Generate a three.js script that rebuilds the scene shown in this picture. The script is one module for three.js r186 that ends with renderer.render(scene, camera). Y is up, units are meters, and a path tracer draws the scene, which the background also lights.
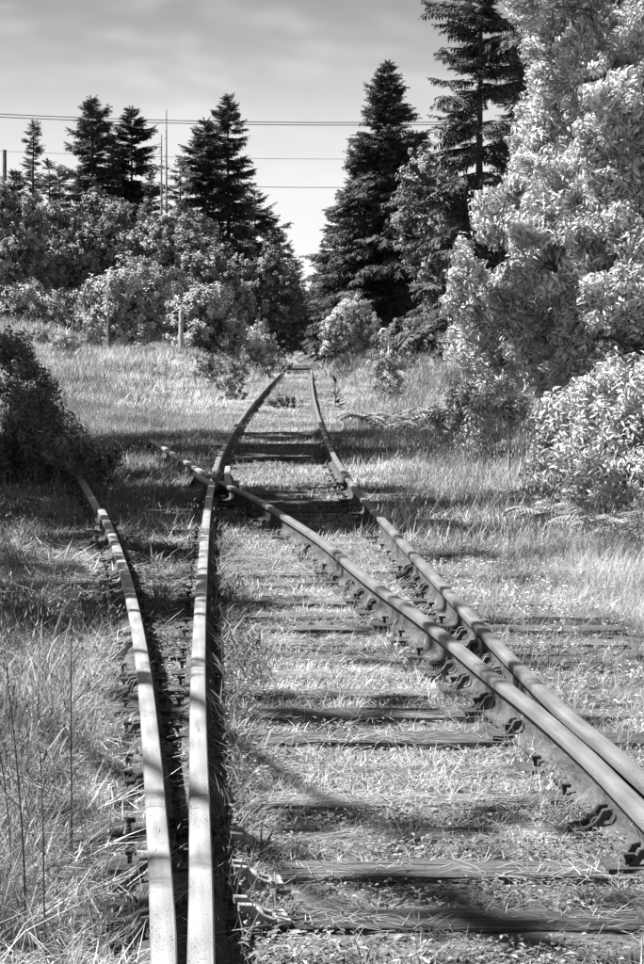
import * as THREE from 'three';
import { ImprovedNoise } from 'three/addons/math/ImprovedNoise.js';
import { mergeGeometries, toCreasedNormals } from 'three/addons/utils/BufferGeometryUtils.js';

// ---------------------------------------------------------------- camera, sky, sun, exposure
const scene = new THREE.Scene();
const F = 2100, CX = 322, CY = 482, HORIZON = 343, EYE = 1.63;      // the photograph's focal length and horizon in its pixels
const PITCH = -Math.atan((CY - HORIZON) / F);
const camera = new THREE.PerspectiveCamera(2 * Math.atan(CY / F) * 180 / Math.PI, 644 / 964, 0.1, 4000);
camera.position.set(0, EYE, 0);
camera.rotation.x = PITCH;
const EXPOSURE = 2.7;
const noise3 = new ImprovedNoise();
const N = (x, y = 0, z = 0) => noise3.noise(x, y, z);
const smooth = (a, b, x) => { const t = Math.min(1, Math.max(0, (x - a) / (b - a))); return t * t * (3 - 2 * t); };
const lerp = (a, b, t) => a + (b - a) * t;

const SUN = new THREE.Vector3(-0.55, 0.83, -0.07).normalize();        // high on the left, somewhat ahead of the photographer
{
  const W = 2048, Hh = 1024, d = new Float32Array(W * Hh * 4);
  const stops = [[0, 1.0], [2, .99], [4, .94], [6, .75], [7.3, .56], [8.6, .43], [10, .33], [14, .22], [30, .14], [90, .11]];
  for (let j = 0; j < Hh; j++) {
    const e = ((j + .5) / Hh - .5) * 180;
    let base = .4;
    if (e >= 0) for (let k = 0; k + 1 < stops.length; k++) if (e >= stops[k][0] && e <= stops[k + 1][0]) base = lerp(stops[k][1], stops[k + 1][1], (e - stops[k][0]) / (stops[k + 1][0] - stops[k][0]));
    for (let i = 0; i < W; i++) {
      const az = ((i + .5) / W - .5) * 360;
      // thin high cirrus drawn out in long wisps
      const wx = az * .2 + 1.4 * N(az * .09, e * .2, 3), wy = e * .8 + 1.0 * N(az * .11, e * .3, 8) + az * .028;
      let c = .55 * N(wx, wy, 1) + .3 * N(wx * 2.3, wy * 2.6, 5) + .15 * N(wx * 5, wy * 6.5, 9);
      c = smooth(-.08, .42, c) * smooth(1.5, 5, e);
      const thick = e < 12 ? .36 : .36 * (1 - smooth(12, 40, e)) + .06;
      const v = (base + c * thick * (1 - base) + .012 * N(az * 1.7, e * 2.1, 2)) / EXPOSURE, o = (j * W + i) * 4;
      d[o] = d[o + 1] = d[o + 2] = v; d[o + 3] = 1;
    }
  }
  const t = new THREE.DataTexture(d, W, Hh, THREE.RGBAFormat, THREE.FloatType);
  t.mapping = THREE.EquirectangularReflectionMapping; t.magFilter = THREE.LinearFilter; t.minFilter = THREE.LinearFilter; t.needsUpdate = true;
  scene.background = t; scene.environment = t;
}
const sun = new THREE.DirectionalLight(0xffffff, 5);
sun.shadow.radius = 1;
sun.position.copy(SUN).multiplyScalar(120).add(new THREE.Vector3(0, 0, -50)); sun.target.position.set(0, 0, -50);
sun.castShadow = true; sun.shadow.mapSize.set(4096, 4096); sun.shadow.bias = -.0005;
Object.assign(sun.shadow.camera, { left: -90, right: 90, top: 90, bottom: -90, near: 1, far: 400 });
scene.add(sun, sun.target);
const renderer = new THREE.WebGLRenderer({ antialias: true });
renderer.toneMapping = THREE.LinearToneMapping; renderer.toneMappingExposure = EXPOSURE;
renderer.shadowMap.enabled = true; renderer.shadowMap.type = THREE.PCFSoftShadowMap;

// ---------------------------------------------------------------- helpers
let seed = 1;
const reseed = (s) => { seed = s >>> 0; };
const rnd = () => { seed = (seed + 0x6D2B79F5) >>> 0; let t = seed; t = Math.imul(t ^ (t >>> 15), t | 1); t ^= t + Math.imul(t ^ (t >>> 7), t | 61); return ((t ^ (t >>> 14)) >>> 0) / 4294967296; };
const rr = (a, b) => a + (b - a) * rnd();
const V = (x, y, z) => new THREE.Vector3(x, y, z);
const taken = {};
function numbered(n) { const k = taken[n] = (taken[n] ?? -1) + 1; return k ? n + '_' + String(k).padStart(3, '0') : n; }
function tag(o, label, category, group, kind) {
  if (label) o.userData.label = label;
  if (category) o.userData.category = category;
  if (group) o.userData.group = group;
  if (kind) o.userData.kind = kind;
  return o;
}
function shade(o) { o.castShadow = true; o.receiveShadow = true; return o; }
function thing(name, label, category, at = [0, 0, 0], group) {
  const g = new THREE.Group(); g.name = numbered(name); g.position.set(...at); scene.add(g);
  return tag(g, label, category, group);
}
function part(name, geo, mat, parent, kind) { const m = shade(new THREE.Mesh(geo, mat)); m.name = name; parent.add(m); if (kind) m.userData.kind = kind; return m; }
function single(name, geo, mat, label, category, group, kind) { const m = shade(new THREE.Mesh(geo, mat)); m.name = numbered(name); scene.add(m); return tag(m, label, category, group, kind); }
// a pixel of the photograph as a ray; at() stops it at a distance, onto() at a level
const cosP = Math.cos(PITCH), sinP = Math.sin(PITCH);
function ray(px, py) { const x = (px - CX) / F, y = (CY - py) / F; return V(x, y * cosP + sinP, -cosP + y * sinP); }
function at(px, py, depth) { const r = ray(px, py); return V(r.x, r.y, r.z).multiplyScalar(depth / -r.z).add(camera.position); }
function onto(px, py, Y) { const r = ray(px, py); return r.multiplyScalar((Y - EYE) / r.y).add(camera.position); }

const gray = (v) => new THREE.Color().setRGB(v, v, v);
function texture(size, fn, rep = true) {
  const d = new Uint8Array(size * size * 4);
  for (let j = 0; j < size; j++) for (let i = 0; i < size; i++) { const v = Math.max(0, Math.min(255, 255 * fn(i / size, j / size))), o = (j * size + i) * 4; d[o] = d[o + 1] = d[o + 2] = v; d[o + 3] = 255; }
  const t = new THREE.DataTexture(d, size, size); t.magFilter = THREE.LinearFilter; t.minFilter = THREE.LinearMipmapLinearFilter; t.generateMipmaps = true;
  if (rep) t.wrapS = t.wrapT = THREE.RepeatWrapping;
  t.needsUpdate = true; return t;
}
// noise that tiles with period p in u and q in v
function tileN(u, v, p, q, s) { const a = N(u * p, v * q, s), b = N((u - 1) * p, v * q, s), c = N(u * p, (v - 1) * q, s), e = N((u - 1) * p, (v - 1) * q, s); return lerp(lerp(a, b, u), lerp(c, e, u), v) * 1.3; }
function mat(v, rough = 1, extra = {}) { return new THREE.MeshStandardMaterial({ color: gray(v), roughness: rough, metalness: 0, side: THREE.DoubleSide, ...extra }); }

class Faces {                       // triangles with one colour value a vertex
  constructor() { this.p = []; this.c = []; this.i = []; }
  vert(a, v) { this.p.push(a.x, a.y, a.z); this.c.push(v, v, v); return this.p.length / 3 - 1; }
  tri(a, b, c, v = 1) { this.i.push(this.vert(a, v), this.vert(b, v), this.vert(c, v)); }
  quad(a, b, c, d, v = 1) { const i = this.vert(a, v), j = this.vert(b, v), k = this.vert(c, v), l = this.vert(d, v); this.i.push(i, j, k, i, k, l); }
  geo() {
    const g = new THREE.BufferGeometry();
    g.setAttribute('position', new THREE.Float32BufferAttribute(this.p, 3));
    g.setAttribute('color', new THREE.Float32BufferAttribute(this.c, 3));
    g.setIndex(this.i); g.computeVertexNormals(); return g;
  }
}
function blade(f, base, azim, len, width, lean, curl, tint, segs = 3) {
  const side = V(Math.cos(azim + Math.PI / 2), 0, Math.sin(azim + Math.PI / 2)), out = V(Math.cos(azim), 0, Math.sin(azim));
  let a = lean, p = base.clone(), l0, r0;
  for (let i = 0; i <= segs; i++) {
    const w = width * .5 * (1 - .55 * (i / segs) ** 2);
    if (i === segs) { f.i.push(l0, r0, f.vert(p, tint)); break; }
    const l = f.vert(p.clone().addScaledVector(side, -w), tint), r = f.vert(p.clone().addScaledVector(side, w), tint);
    if (i) f.i.push(l0, r0, r, l0, r, l);
    l0 = l; r0 = r;
    p = p.clone().addScaledVector(out, Math.sin(a) * len / segs); p.y += Math.cos(a) * len / segs;
    a += curl / segs;
  }
  return p;
}
function tuft({ n, r, h, w, lean, curl, tints, seeds = 0, segs = 3, square = false }) {
  const f = new Faces();
  for (let i = 0; i < n; i++) {
    const a = rnd() * 6.283, q = r * Math.sqrt(rnd()), az = a + rr(-1.6, 1.6), t = rr(...tints), L = rr(...h) * (rnd() < .2 ? 1.3 : 1), bx = square ? rr(-r, r) : q * Math.cos(a), bz = square ? rr(-r, r) : q * Math.sin(a);
    blade(f, V(bx, -.02, bz), square ? rnd() * 6.283 : az, L, rr(...w), rr(...lean), rr(...curl), t, segs);
    if (rnd() < seeds) {           // a slim seed head on a fine stalk
      const b = V(bx, 0, bz), k = h[1] * rr(.9, 1.35), tp = b.clone().add(V(rr(-.3, .3) * k, k, rr(-.3, .3) * k)), s = .0011 * (w[1] > .008 ? 3 : 1);
      f.tri(b.clone().add(V(-s, 0, 0)), b.clone().add(V(s, 0, 0)), tp, t);
      const dir = tp.clone().sub(b).normalize().add(V(rr(-.3, .3), rr(-.2, 0), rr(-.3, .3))), e = tp.clone().addScaledVector(dir, rr(.025, .055)), m = tp.clone().lerp(e, .4), hw = .0032;
      for (let j = 0; j < 3; j++) { const o1 = V(Math.cos(j * 2.1) * hw, 0, Math.sin(j * 2.1) * hw), o2 = V(Math.cos(j * 2.1 + 2.1) * hw, 0, Math.sin(j * 2.1 + 2.1) * hw); f.tri(tp, m.clone().add(o1), m.clone().add(o2), 1.2); f.tri(e, m.clone().add(o1), m.clone().add(o2), 1.2); }
    }
  }
  return f.geo();
}
// many placed copies written out as one mesh
function baked(name, list, material) {
  let nv = 0, ni = 0; for (const [g] of list) { nv += g.attributes.position.count; ni += g.index.count; }
  const P = new Float32Array(nv * 3), C = new Float32Array(nv * 3), I = new Uint32Array(ni); let v0 = 0, i0 = 0;
  for (const [g, m, v] of list) {
    const e = m.elements, p = g.attributes.position.array, c = g.attributes.color.array, ix = g.index.array, n = p.length;
    for (let k = 0; k < n; k += 3) { const x = p[k], y = p[k + 1], z = p[k + 2], o = v0 * 3 + k; P[o] = e[0] * x + e[4] * y + e[8] * z + e[12]; P[o + 1] = e[1] * x + e[5] * y + e[9] * z + e[13]; P[o + 2] = e[2] * x + e[6] * y + e[10] * z + e[14]; C[o] = C[o + 1] = C[o + 2] = c[k] * v; }
    for (let k = 0; k < ix.length; k++) I[i0 + k] = ix[k] + v0;
    v0 += n / 3; i0 += ix.length;
  }
  const g = new THREE.BufferGeometry(); g.setAttribute('position', new THREE.BufferAttribute(P, 3)); g.setAttribute('color', new THREE.BufferAttribute(C, 3)); g.setIndex(new THREE.BufferAttribute(I, 1)); g.computeVertexNormals();
  return single(name, g, material, null, null, null, 'stuff');
}
const bladeMat = new THREE.MeshPhysicalMaterial({ color: gray(1), vertexColors: true, roughness: .9, transmission: .2, thickness: 0, side: THREE.DoubleSide });
const leafMat = mat(1, .6, { vertexColors: true });
const thinLeaf = new THREE.MeshPhysicalMaterial({ color: gray(1), vertexColors: true, roughness: .75, transmission: .22, thickness: 0, side: THREE.DoubleSide });
const needleMat = mat(1, .8, { vertexColors: true });
// an InstancedMesh from a list of [matrix, grey]
function copies(name, geo, material, list, parent = scene) {
  const m = new THREE.InstancedMesh(geo, material, list.length);
  list.forEach(([mx, v], i) => { m.setMatrixAt(i, mx); m.setColorAt(i, gray(v)); });
  m.name = parent === scene ? numbered(name) : name; m.userData.kind = 'stuff'; parent.add(m); return shade(m);
}
const _q = new THREE.Quaternion(), _e = new THREE.Euler();
const place = (x, y, z, yaw, s, sy = s, tx = 0, tz = 0) => new THREE.Matrix4().compose(V(x, y, z), new THREE.Quaternion().setFromEuler(_e.set(tx, yaw, tz, 'YXZ')), V(s, sy, s));

// ---------------------------------------------------------------- the rails' lines, read off the photograph
const RAIL_TOP = .17;
const lineOf = (pts) => pts.map(([x, y]) => onto(x, y, RAIL_TOP));
const A_PX = [[164, 958], [162, 900], [157, 820], [151, 740], [145, 680], [137, 625], [127, 580], [116, 545], [101, 508], [75, 465]];
const B_PX = [[201, 958], [201, 880], [199.5, 800], [198, 700], [199, 640], [203, 560], [208, 505], [213, 478], [222, 450], [238, 422], [262, 392], [286, 368], [298, 356]];
const C_PX = [[155, 441], [184, 459], [213, 477], [260, 500], [318, 537], [372, 580], [430, 622], [490, 672], [541, 712], [592, 757], [640, 806]];
const D_PX = [[313, 354], [312, 366], [312, 385], [318, 415], [333, 453], [355, 487], [400, 538], [450, 592], [500, 645], [560, 705], [606, 743], [640, 773]];
function track(px) {                 // world x as a function of z, gently smoothed
  const p = lineOf(px).sort((a, b) => a.z - b.z), c = new THREE.CatmullRomCurve3(p, false, 'centripetal');
  const s = c.getPoints(600);
  return (z) => {
    if (z <= s[0].z) return s[0].x + (z - s[0].z) * (s[8].x - s[0].x) / (s[8].z - s[0].z);
    const n = s.length - 1;
    if (z >= s[n].z) return s[n].x + (z - s[n].z) * (s[n].x - s[n - 40].x) / (s[n].z - s[n - 40].z);
    let a = 0, b = n; while (b - a > 1) { const m = (a + b) >> 1; if (s[m].z <= z) a = m; else b = m; }
    return lerp(s[a].x, s[b].x, (z - s[a].z) / (s[b].z - s[a].z || 1));
  };
}
const xA = track(A_PX), xB = track(B_PX), xC = track(C_PX), xD = track(D_PX);
const FROG_Z = onto(214, 478, RAIL_TOP).z;
const left = (z) => z > FROG_Z - 3 ? xA(z) : xB(z);          // outermost rails
// ---------------------------------------------------------------- ground
function height(x, z) {
  const d = -z, l = left(Math.max(z, -120)), r = xD(Math.max(z, -120));
  const offL = Math.max(0, l - .4 - x), offR = Math.max(0, x - r - .5);
  let h = -.012 + .022 * N(x * 1.3, 0, z * 1.3) + .016 * N(x * 4, 5, z * 4);
  if (offL > 0) h += -.05 * smooth(0, 1, offL) + .05 * N(x * .5, 2, z * .5) * smooth(0, 1.5, offL);
  if (offR > 0) h += -.03 * smooth(0, 1, offR) + .05 * N(x * .5, 2, z * .5) * smooth(0, 1.5, offR);
  h += 1.3 * smooth(.7, 3.2, offL) * smooth(36, 76, d) + 1.6 * smooth(5, 15, offL) * smooth(48, 92, d);
  h += .9 * smooth(.7, 3.4, offR) * smooth(38, 72, d) + .9 * smooth(6, 20, offR) * smooth(55, 110, d);
  h += .35 * smooth(1, 6, offR) * smooth(14, 26, d);
  h += 8 * smooth(420, 900, d);
  return h;
}
{
  const xs = [], zs = [];
  for (let x = -6; x <= 6.001; x += .12) xs.push(x);
  for (let k = 1, s = .2; xs[xs.length - 1] < 1500; k++, s *= 1.16) { xs.push(xs[xs.length - 1] + s); xs.unshift(xs[0] - s); }
  let z = 3; for (const [to, st] of [[-32, .12], [-60, .3], [-130, .9]]) for (; z > to; z -= st) zs.push(z);
  for (let s = 1; z > -2500; z -= s, s *= 1.12) zs.push(z);
  for (let b = 3.3, s = .3; b < 600; b += s, s *= 1.3) zs.unshift(b);
  const pos = [], uv = [], col = [], idx = [];
  for (const zz of zs) for (const x of xs) {
    pos.push(x, height(x, zz), zz); uv.push(x / 1.4, zz / 1.4);
    const v = .14 + .08 * N(x * .7, 1, zz * .35) + .06 * N(x * 2.9, 4, zz * 2.9); col.push(v, v, v);
  }
  for (let j = 0; j + 1 < zs.length; j++) for (let i = 0; i + 1 < xs.length; i++) { const a = j * xs.length + i, b = a + xs.length; idx.push(a, b + 1, b, a, a + 1, b + 1); }
  const g = new THREE.BufferGeometry();
  g.setAttribute('position', new THREE.Float32BufferAttribute(pos, 3)); g.setAttribute('uv', new THREE.Float32BufferAttribute(uv, 2)); g.setAttribute('color', new THREE.Float32BufferAttribute(col, 3));
  g.setIndex(idx); g.computeVertexNormals();
  reseed(5);
  const soil = texture(512, (u, v) => .62 + .3 * tileN(u, v, 9, 9, 1) + .28 * tileN(u, v, 31, 31, 2) + .22 * tileN(u, v, 96, 96, 3));
  const m = mat(1, 1, { vertexColors: true, map: soil, bumpMap: soil, bumpScale: .02 });
  single('ground', g, m, null, null, null, 'structure');
}

// ---------------------------------------------------------------- ties
const tieGrain = texture(512, (u, v) => .55 + .35 * tileN(u, v, 3, 60, 1) + .3 * tileN(u, v, 7, 130, 4) + .12 * tileN(u, v, 60, 60, 7) - .45 * smooth(.3, .5, tileN(u, v, 2.5, 34, 9)) - .3 * smooth(.35, .5, tileN(u, v, 9, 12, 14)));
const tieMats = [.12, .18, .24, .30].map((v) => mat(v, .95, { map: tieGrain, bumpMap: tieGrain, bumpScale: .02 }));
const TIES = [];
{
  reseed(77);
  const zs = [2.5, 3.05, 3.6, 4.15, 4.7, 5.24, 5.86, 6.38, 6.92, 7.40, 7.95, 8.55, 9.14, 9.7, 10.28, 10.8, 11.35, 11.94, 12.5, 13.05];
  for (let d = 13.6; d < 46; d += .56) zs.push(d + rr(-.05, .05));
  const bare = { 5.86: 1, 6.38: .9, 9.14: 1, 8.55: 1, 11.94: 1, 11.35: .5, 7.4: .6, 6.92: .5, 7.95: .5, 9.7: .5, 10.28: .45, 10.8: .8, 12.5: .7, 13.05: .5 };
  for (const d of zs) {
    if (d > 13 && rnd() < (d < 30 ? .5 : .12)) bare[d] = rr(.5, 1);
    const z = -d, beyond = z < FROG_Z - 1.5, x0 = beyond ? xB(z) - .5 : Math.min(xA(Math.min(z, -4)) - .45, xB(z) - .5), x1 = xD(Math.max(z, -60)) + .8 + rr(-.2, .2);
    const w = rr(.2, .25), L = x1 - x0, top = rr(-.012, .008) + .018 * (bare[d] ?? 0), g = new THREE.BoxGeometry(L, .16, w, Math.ceil(L / .09), 2, 4), p = g.attributes.position, u = g.attributes.uv, s = rnd() * 50;
    const turn = rr(-.012, .012);
    for (let i = 0; i < p.count; i++) {
      let x = p.getX(i), y = p.getY(i), q = p.getZ(i);
      const edge = Math.abs(q) > w * .49;
      const chip = edge && y > 0 ? Math.max(0, N(x * 3 + s, 1, q * 9)) * .035 + .006 : 0;
      y += (y > 0 ? .008 * N(x * 2.5, q * 16, s) - chip : 0); q += -Math.sign(q) * (edge ? chip * .8 : 0) + .004 * N(x * 2, y * 8, s + 3);
      p.setXYZ(i, x + (Math.abs(x) > L * .499 ? .03 * N(q * 14, y * 10, s) : 0), y, q); u.setXY(i, x / 1.1 + s, (q + y) / .55 + s);
    }
    g.computeVertexNormals();
    const m = single('railway_tie', g, tieMats[Math.floor(rnd() * 3) + (bare[d] ? 0 : 1)], beyond ? 'weathered timber tie half buried in grass beyond the rail crossing' : 'weathered timber tie lying under the converging rails', 'railway tie', beyond ? 'ties beyond the rail crossing' : 'ties under the converging rails');
    m.position.set((x0 + x1) / 2, top - .08, z); m.rotation.y = turn;
    TIES.push({ z, w, top, bare: bare[d] ?? 0, x0, x1 });
  }
}
const tieNear = (z) => { let best = null, q = 9; for (const t of TIES) { const k = Math.abs(t.z - z); if (k < q) { q = k; best = t; } } return [best, q]; };

// ---------------------------------------------------------------- rails
const railTex = texture(512, (u, v) => .70 + .13 * tileN(u, v, 26, 2.5, 1) + .07 * tileN(u, v, 70, 5, 6) + .22 * tileN(u, v, 8, 7, 3) + .22 * tileN(u, v, 90, 150, 4) - .4 * smooth(.5, .62, tileN(u, v, 50, 70, 11)));
const rustTex = texture(512, (u, v) => .58 + .5 * tileN(u, v, 9, 6, 1) + .4 * tileN(u, v, 40, 26, 3) + .25 * tileN(u, v, 110, 90, 5));
const headMat = mat(.44, .45, { map: railTex, bumpMap: railTex, bumpScale: .0012, metalness: .15 });
const dullHead = mat(.26, .5, { map: railTex, bumpMap: railTex, bumpScale: .0016, metalness: .1 });
const webMat = mat(.12, .85, { map: rustTex, bumpMap: rustTex, bumpScale: .004 });
const ironMat = mat(.10, .8, { map: rustTex, bumpMap: rustTex, bumpScale: .004 });
const paleIron = mat(.42, .75, { map: rustTex, bumpMap: rustTex, bumpScale: .003 });
const HEAD = [[-.031, -.036], [-.0335, -.012], [-.029, -.003], [-.017, 0], [0, .0008], [.017, 0], [.029, -.003], [.0335, -.012], [.031, -.036], [.008, -.046], [-.008, -.046]];
const WEB = [[-.0085, -.044], [.0085, -.044], [.009, -.075], [.010, -.115], [.022, -.132], [.066, -.143], [.068, -.154], [-.068, -.154], [-.066, -.143], [-.022, -.132], [-.010, -.115], [-.009, -.075]];
function sweep(points, profile, taper) {       // a closed profile carried along a line of points; taper narrows it
  const pos = [], uv = [], idx = [], P = profile.length;
  let run = 0, per = 0;
  points.forEach((p, i) => {
    const a = points[Math.max(0, i - 1)], b = points[Math.min(points.length - 1, i + 1)], t = b.clone().sub(a).setY(0).normalize(), n = V(-t.z, 0, t.x);
    if (i) run += p.distanceTo(points[i - 1]);
    per = 0;
    const k = taper ? taper(i / (points.length - 1)) : 1;
    for (let j = 0; j <= P; j++) { const [u, v] = profile[j % P]; if (j) per += Math.hypot(u - profile[j - 1][0], v - profile[j - 1][1]); pos.push(p.x + n.x * u * k, p.y + v, p.z + n.z * u * k); uv.push(per / .5, run / 1.6); }
  });
  const S = P + 1;
  for (let i = 0; i + 1 < points.length; i++) for (let j = 0; j < P; j++) { const a = i * S + j, b = a + S; idx.push(a, a + 1, b, b, a + 1, b + 1); }
  for (const [o, f] of [[0, 1], [(points.length - 1) * S, -1]]) for (let j = 1; j + 1 < P; j++) f > 0 ? idx.push(o, o + j + 1, o + j) : idx.push(o, o + j, o + j + 1);
  const g = new THREE.BufferGeometry();
  g.setAttribute('position', new THREE.Float32BufferAttribute(pos, 3)); g.setAttribute('uv', new THREE.Float32BufferAttribute(uv, 2)); g.setIndex(idx);
  return toCreasedNormals(g, .6);
}
const plateGeo = new THREE.BoxGeometry(.30, .014, .17), spikeGeo = mergeGeometries([new THREE.BoxGeometry(.014, .03, .014), new THREE.BoxGeometry(.034, .012, .026).translate(.004, .018, 0)]);
// a cast rail brace: two ribs rising from a foot to the web with an arched opening between them
const braceGeo = (() => {
  const s = new THREE.Shape(); s.moveTo(0, 0); s.lineTo(.19, 0); s.lineTo(.19, .018); s.lineTo(.13, .03); s.quadraticCurveTo(.075, .05, .045, .105); s.lineTo(.0, .112); s.lineTo(0, .085); s.quadraticCurveTo(.03, .08, .05, .045); s.quadraticCurveTo(.04, .02, 0, .018);
  const rib = new THREE.ExtrudeGeometry(s, { depth: .02, bevelEnabled: true, bevelSize: .004, bevelThickness: .004, bevelSegments: 1, curveSegments: 6 });
  const back = new THREE.CylinderGeometry(.03, .036, .085, 10).rotateX(Math.PI / 2).translate(.072, .036, 0);
  const bar = new THREE.BoxGeometry(.05, .022, .13).translate(.165, .014, 0);
  return mergeGeometries([rib.clone().translate(0, 0, -.055), rib.clone().translate(0, 0, .035), bar.toNonIndexed(), back.toNonIndexed()].map((g) => { g.deleteAttribute('uv'); g.setAttribute('uv', new THREE.Float32BufferAttribute(Array.from({ length: g.attributes.position.count * 2 }, (_, i) => g.attributes.position.array[(i >> 1) * 3 + (i & 1)] * 4), 2)); return g; }));
})();
function rail(pts, label, { plates = true, braces = [], joint = null, taper, head = headMat, y = RAIL_TOP, wob = 1 } = {}) {
  const mid = pts[pts.length >> 1], g = thing('rail', label, 'rail', [mid.x, 0, mid.z]);
  const loc = pts.map((p, i) => V(p.x - mid.x, y + wob * .008 * N(p.z * .35, p.x, 4), p.z - mid.z));
  part('rail_head', sweep(loc, HEAD, taper), head, g); part('rail_web', sweep(loc, WEB, taper && ((t) => Math.max(.55, taper(t)))), webMat, g);
  const xAt = (z) => { for (let i = 0; i + 1 < pts.length; i++) if ((pts[i].z - z) * (pts[i + 1].z - z) <= 0) return lerp(pts[i].x, pts[i + 1].x, (z - pts[i].z) / (pts[i + 1].z - pts[i].z || 1)); return null; };
  const dirAt = (z) => { const a = xAt(z - .2), b = xAt(z + .2); return a == null || b == null ? 0 : Math.atan2(b - a, .4); };
  if (plates) for (const t of TIES) {
    const x = xAt(t.z); if (x == null || t.z < -30) continue;
    const p = part('tie_plate', plateGeo, ironMat, g); p.position.set(x - mid.x, t.top + .007, t.z - mid.z); p.rotation.y = dirAt(t.z);
    for (const [sx, sz] of [[-1, rr(-.05, .05)], [1, rr(-.05, .05)]]) { const k = part('spike', spikeGeo, ironMat, p); k.position.set(sx * .084, .02 + rr(0, .012), sz); k.rotation.y = sx > 0 ? Math.PI : 0; }
  }
  for (const [z, side, pale] of braces) {
    const x = xAt(z); if (x == null) continue;
    const b = part('rail_brace', braceGeo, pale ? paleIron : ironMat, g); b.position.set(x - mid.x + side * (pale ? .10 : .026), pale ? .016 : .006, z - mid.z); b.rotation.set(rr(-.06, .06), dirAt(z) + (side < 0 ? Math.PI : 0) + rr(-.2, .2), 0); b.scale.set(pale ? .75 : .62, pale ? .6 : .75, .8);
  }
  if (joint) for (const side of [-1, 1]) {
    const x = xAt(joint), dir = dirAt(joint);
    const j = part('joint_bar', new THREE.BoxGeometry(.026, .075, .62), ironMat, g); j.position.set(x - mid.x + side * .026, y - .088, joint - mid.z); j.rotation.y = dir;
    for (let k = -1.5; k <= 1.5; k++) { const bo = part('bolt', new THREE.CylinderGeometry(.016, .016, .03, 6).rotateZ(Math.PI / 2), ironMat, j); bo.position.set(side * .022, 0, k * .14); }
  }
  return g;
}
const along = (fx, z0, z1, st) => { const n = Math.max(2, Math.ceil(Math.abs(z1 - z0) / st)); return Array.from({ length: n + 1 }, (_, i) => { const z = lerp(z0, z1, i / n); return V(fx(z), 0, z); }); };
const zAt = (py, Y = RAIL_TOP) => onto(322, py, Y).z;
{
  reseed(31);
  const kinkA = zAt(508), jointB = zAt(793), endA = onto(75, 465, RAIL_TOP).z - 3;
  rail(along(xA, -3.4, kinkA + .012, .25), 'pale worn switch rail nearly touching its neighbour, tall grass along its side', { braces: [-5.6, -6.2, -7.4, -8.5, -9.6, -10.8].map((z) => [z, -1]), taper: (t) => Math.min(1, .35 + t * 6), joint: kinkA + .4 });
  rail(along((z) => xA(z) - .022, kinkA - .012, endA, .25), 'short rail end running off into dark weeds past a kinked joint', { y: RAIL_TOP - .012 });
  rail(along(xB, -1.5, jointB + .006, .25), 'straight rail length ending at a stepped joint beside the switch rail', { braces: [[zAt(922, .02), 1, 1], [zAt(884, .02), 1, 1], [zAt(849, .02), 1, 1], [zAt(818, .02), 1, 0]] });
  const X = (px, py) => onto(px, py, RAIL_TOP);
  rail(along(xB, jointB - .006, zAt(481.5), .25), 'long straight rail from the stepped joint up to the crossing', {});
  rail(along(xB, zAt(477), -300, .5), 'rail from the crossing curving off through the bright field', { taper: (t) => Math.min(1, .5 + t * 120), wob: 3, head: dullHead });
  // the crossing's short flared wings, one each side
  rail([X(213, 484), X(207, 480), X(201, 476.5), X(195, 473)], 'short wing rail flared out at the left of the crossing', { plates: false });
  rail([X(229, 484), X(227.5, 478), X(227, 472), X(228, 466)], 'short wing rail flared out at the right of the crossing', { plates: false });
  const wingC = along(xC, X(221, 481).z, -3.2, .25);
  const braceZ = (fx, list) => list.map((z) => [z, -1]);
  rail(wingC, 'curved rail sweeping from the crossing to meet the outer rail, black braces at its foot', { braces: braceZ(xC, [-5.86, -6.38, -6.92, -8.55, -9.14, -9.7, -10.1, -12.6, -13.1, -13.6, -16.1]), taper: (t) => Math.min(1, .3 + (1 - t) * 8), head: dullHead });
  rail(along(xC, zAt(474.5), onto(155, 441, RAIL_TOP).z - .8, .25), 'rail stub leading left from the crossing into the weeds', { y: RAIL_TOP - .004 });
  rail(along(xD, -2, -300, .4), 'long outer rail curving past the crossing towards the trees', { braces: [-9.9, -10.3, -10.8, -11.3, -13.4, -13.9, -14.5].map((z) => [z, -1]), joint: zAt(476), head: dullHead });
}

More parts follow.
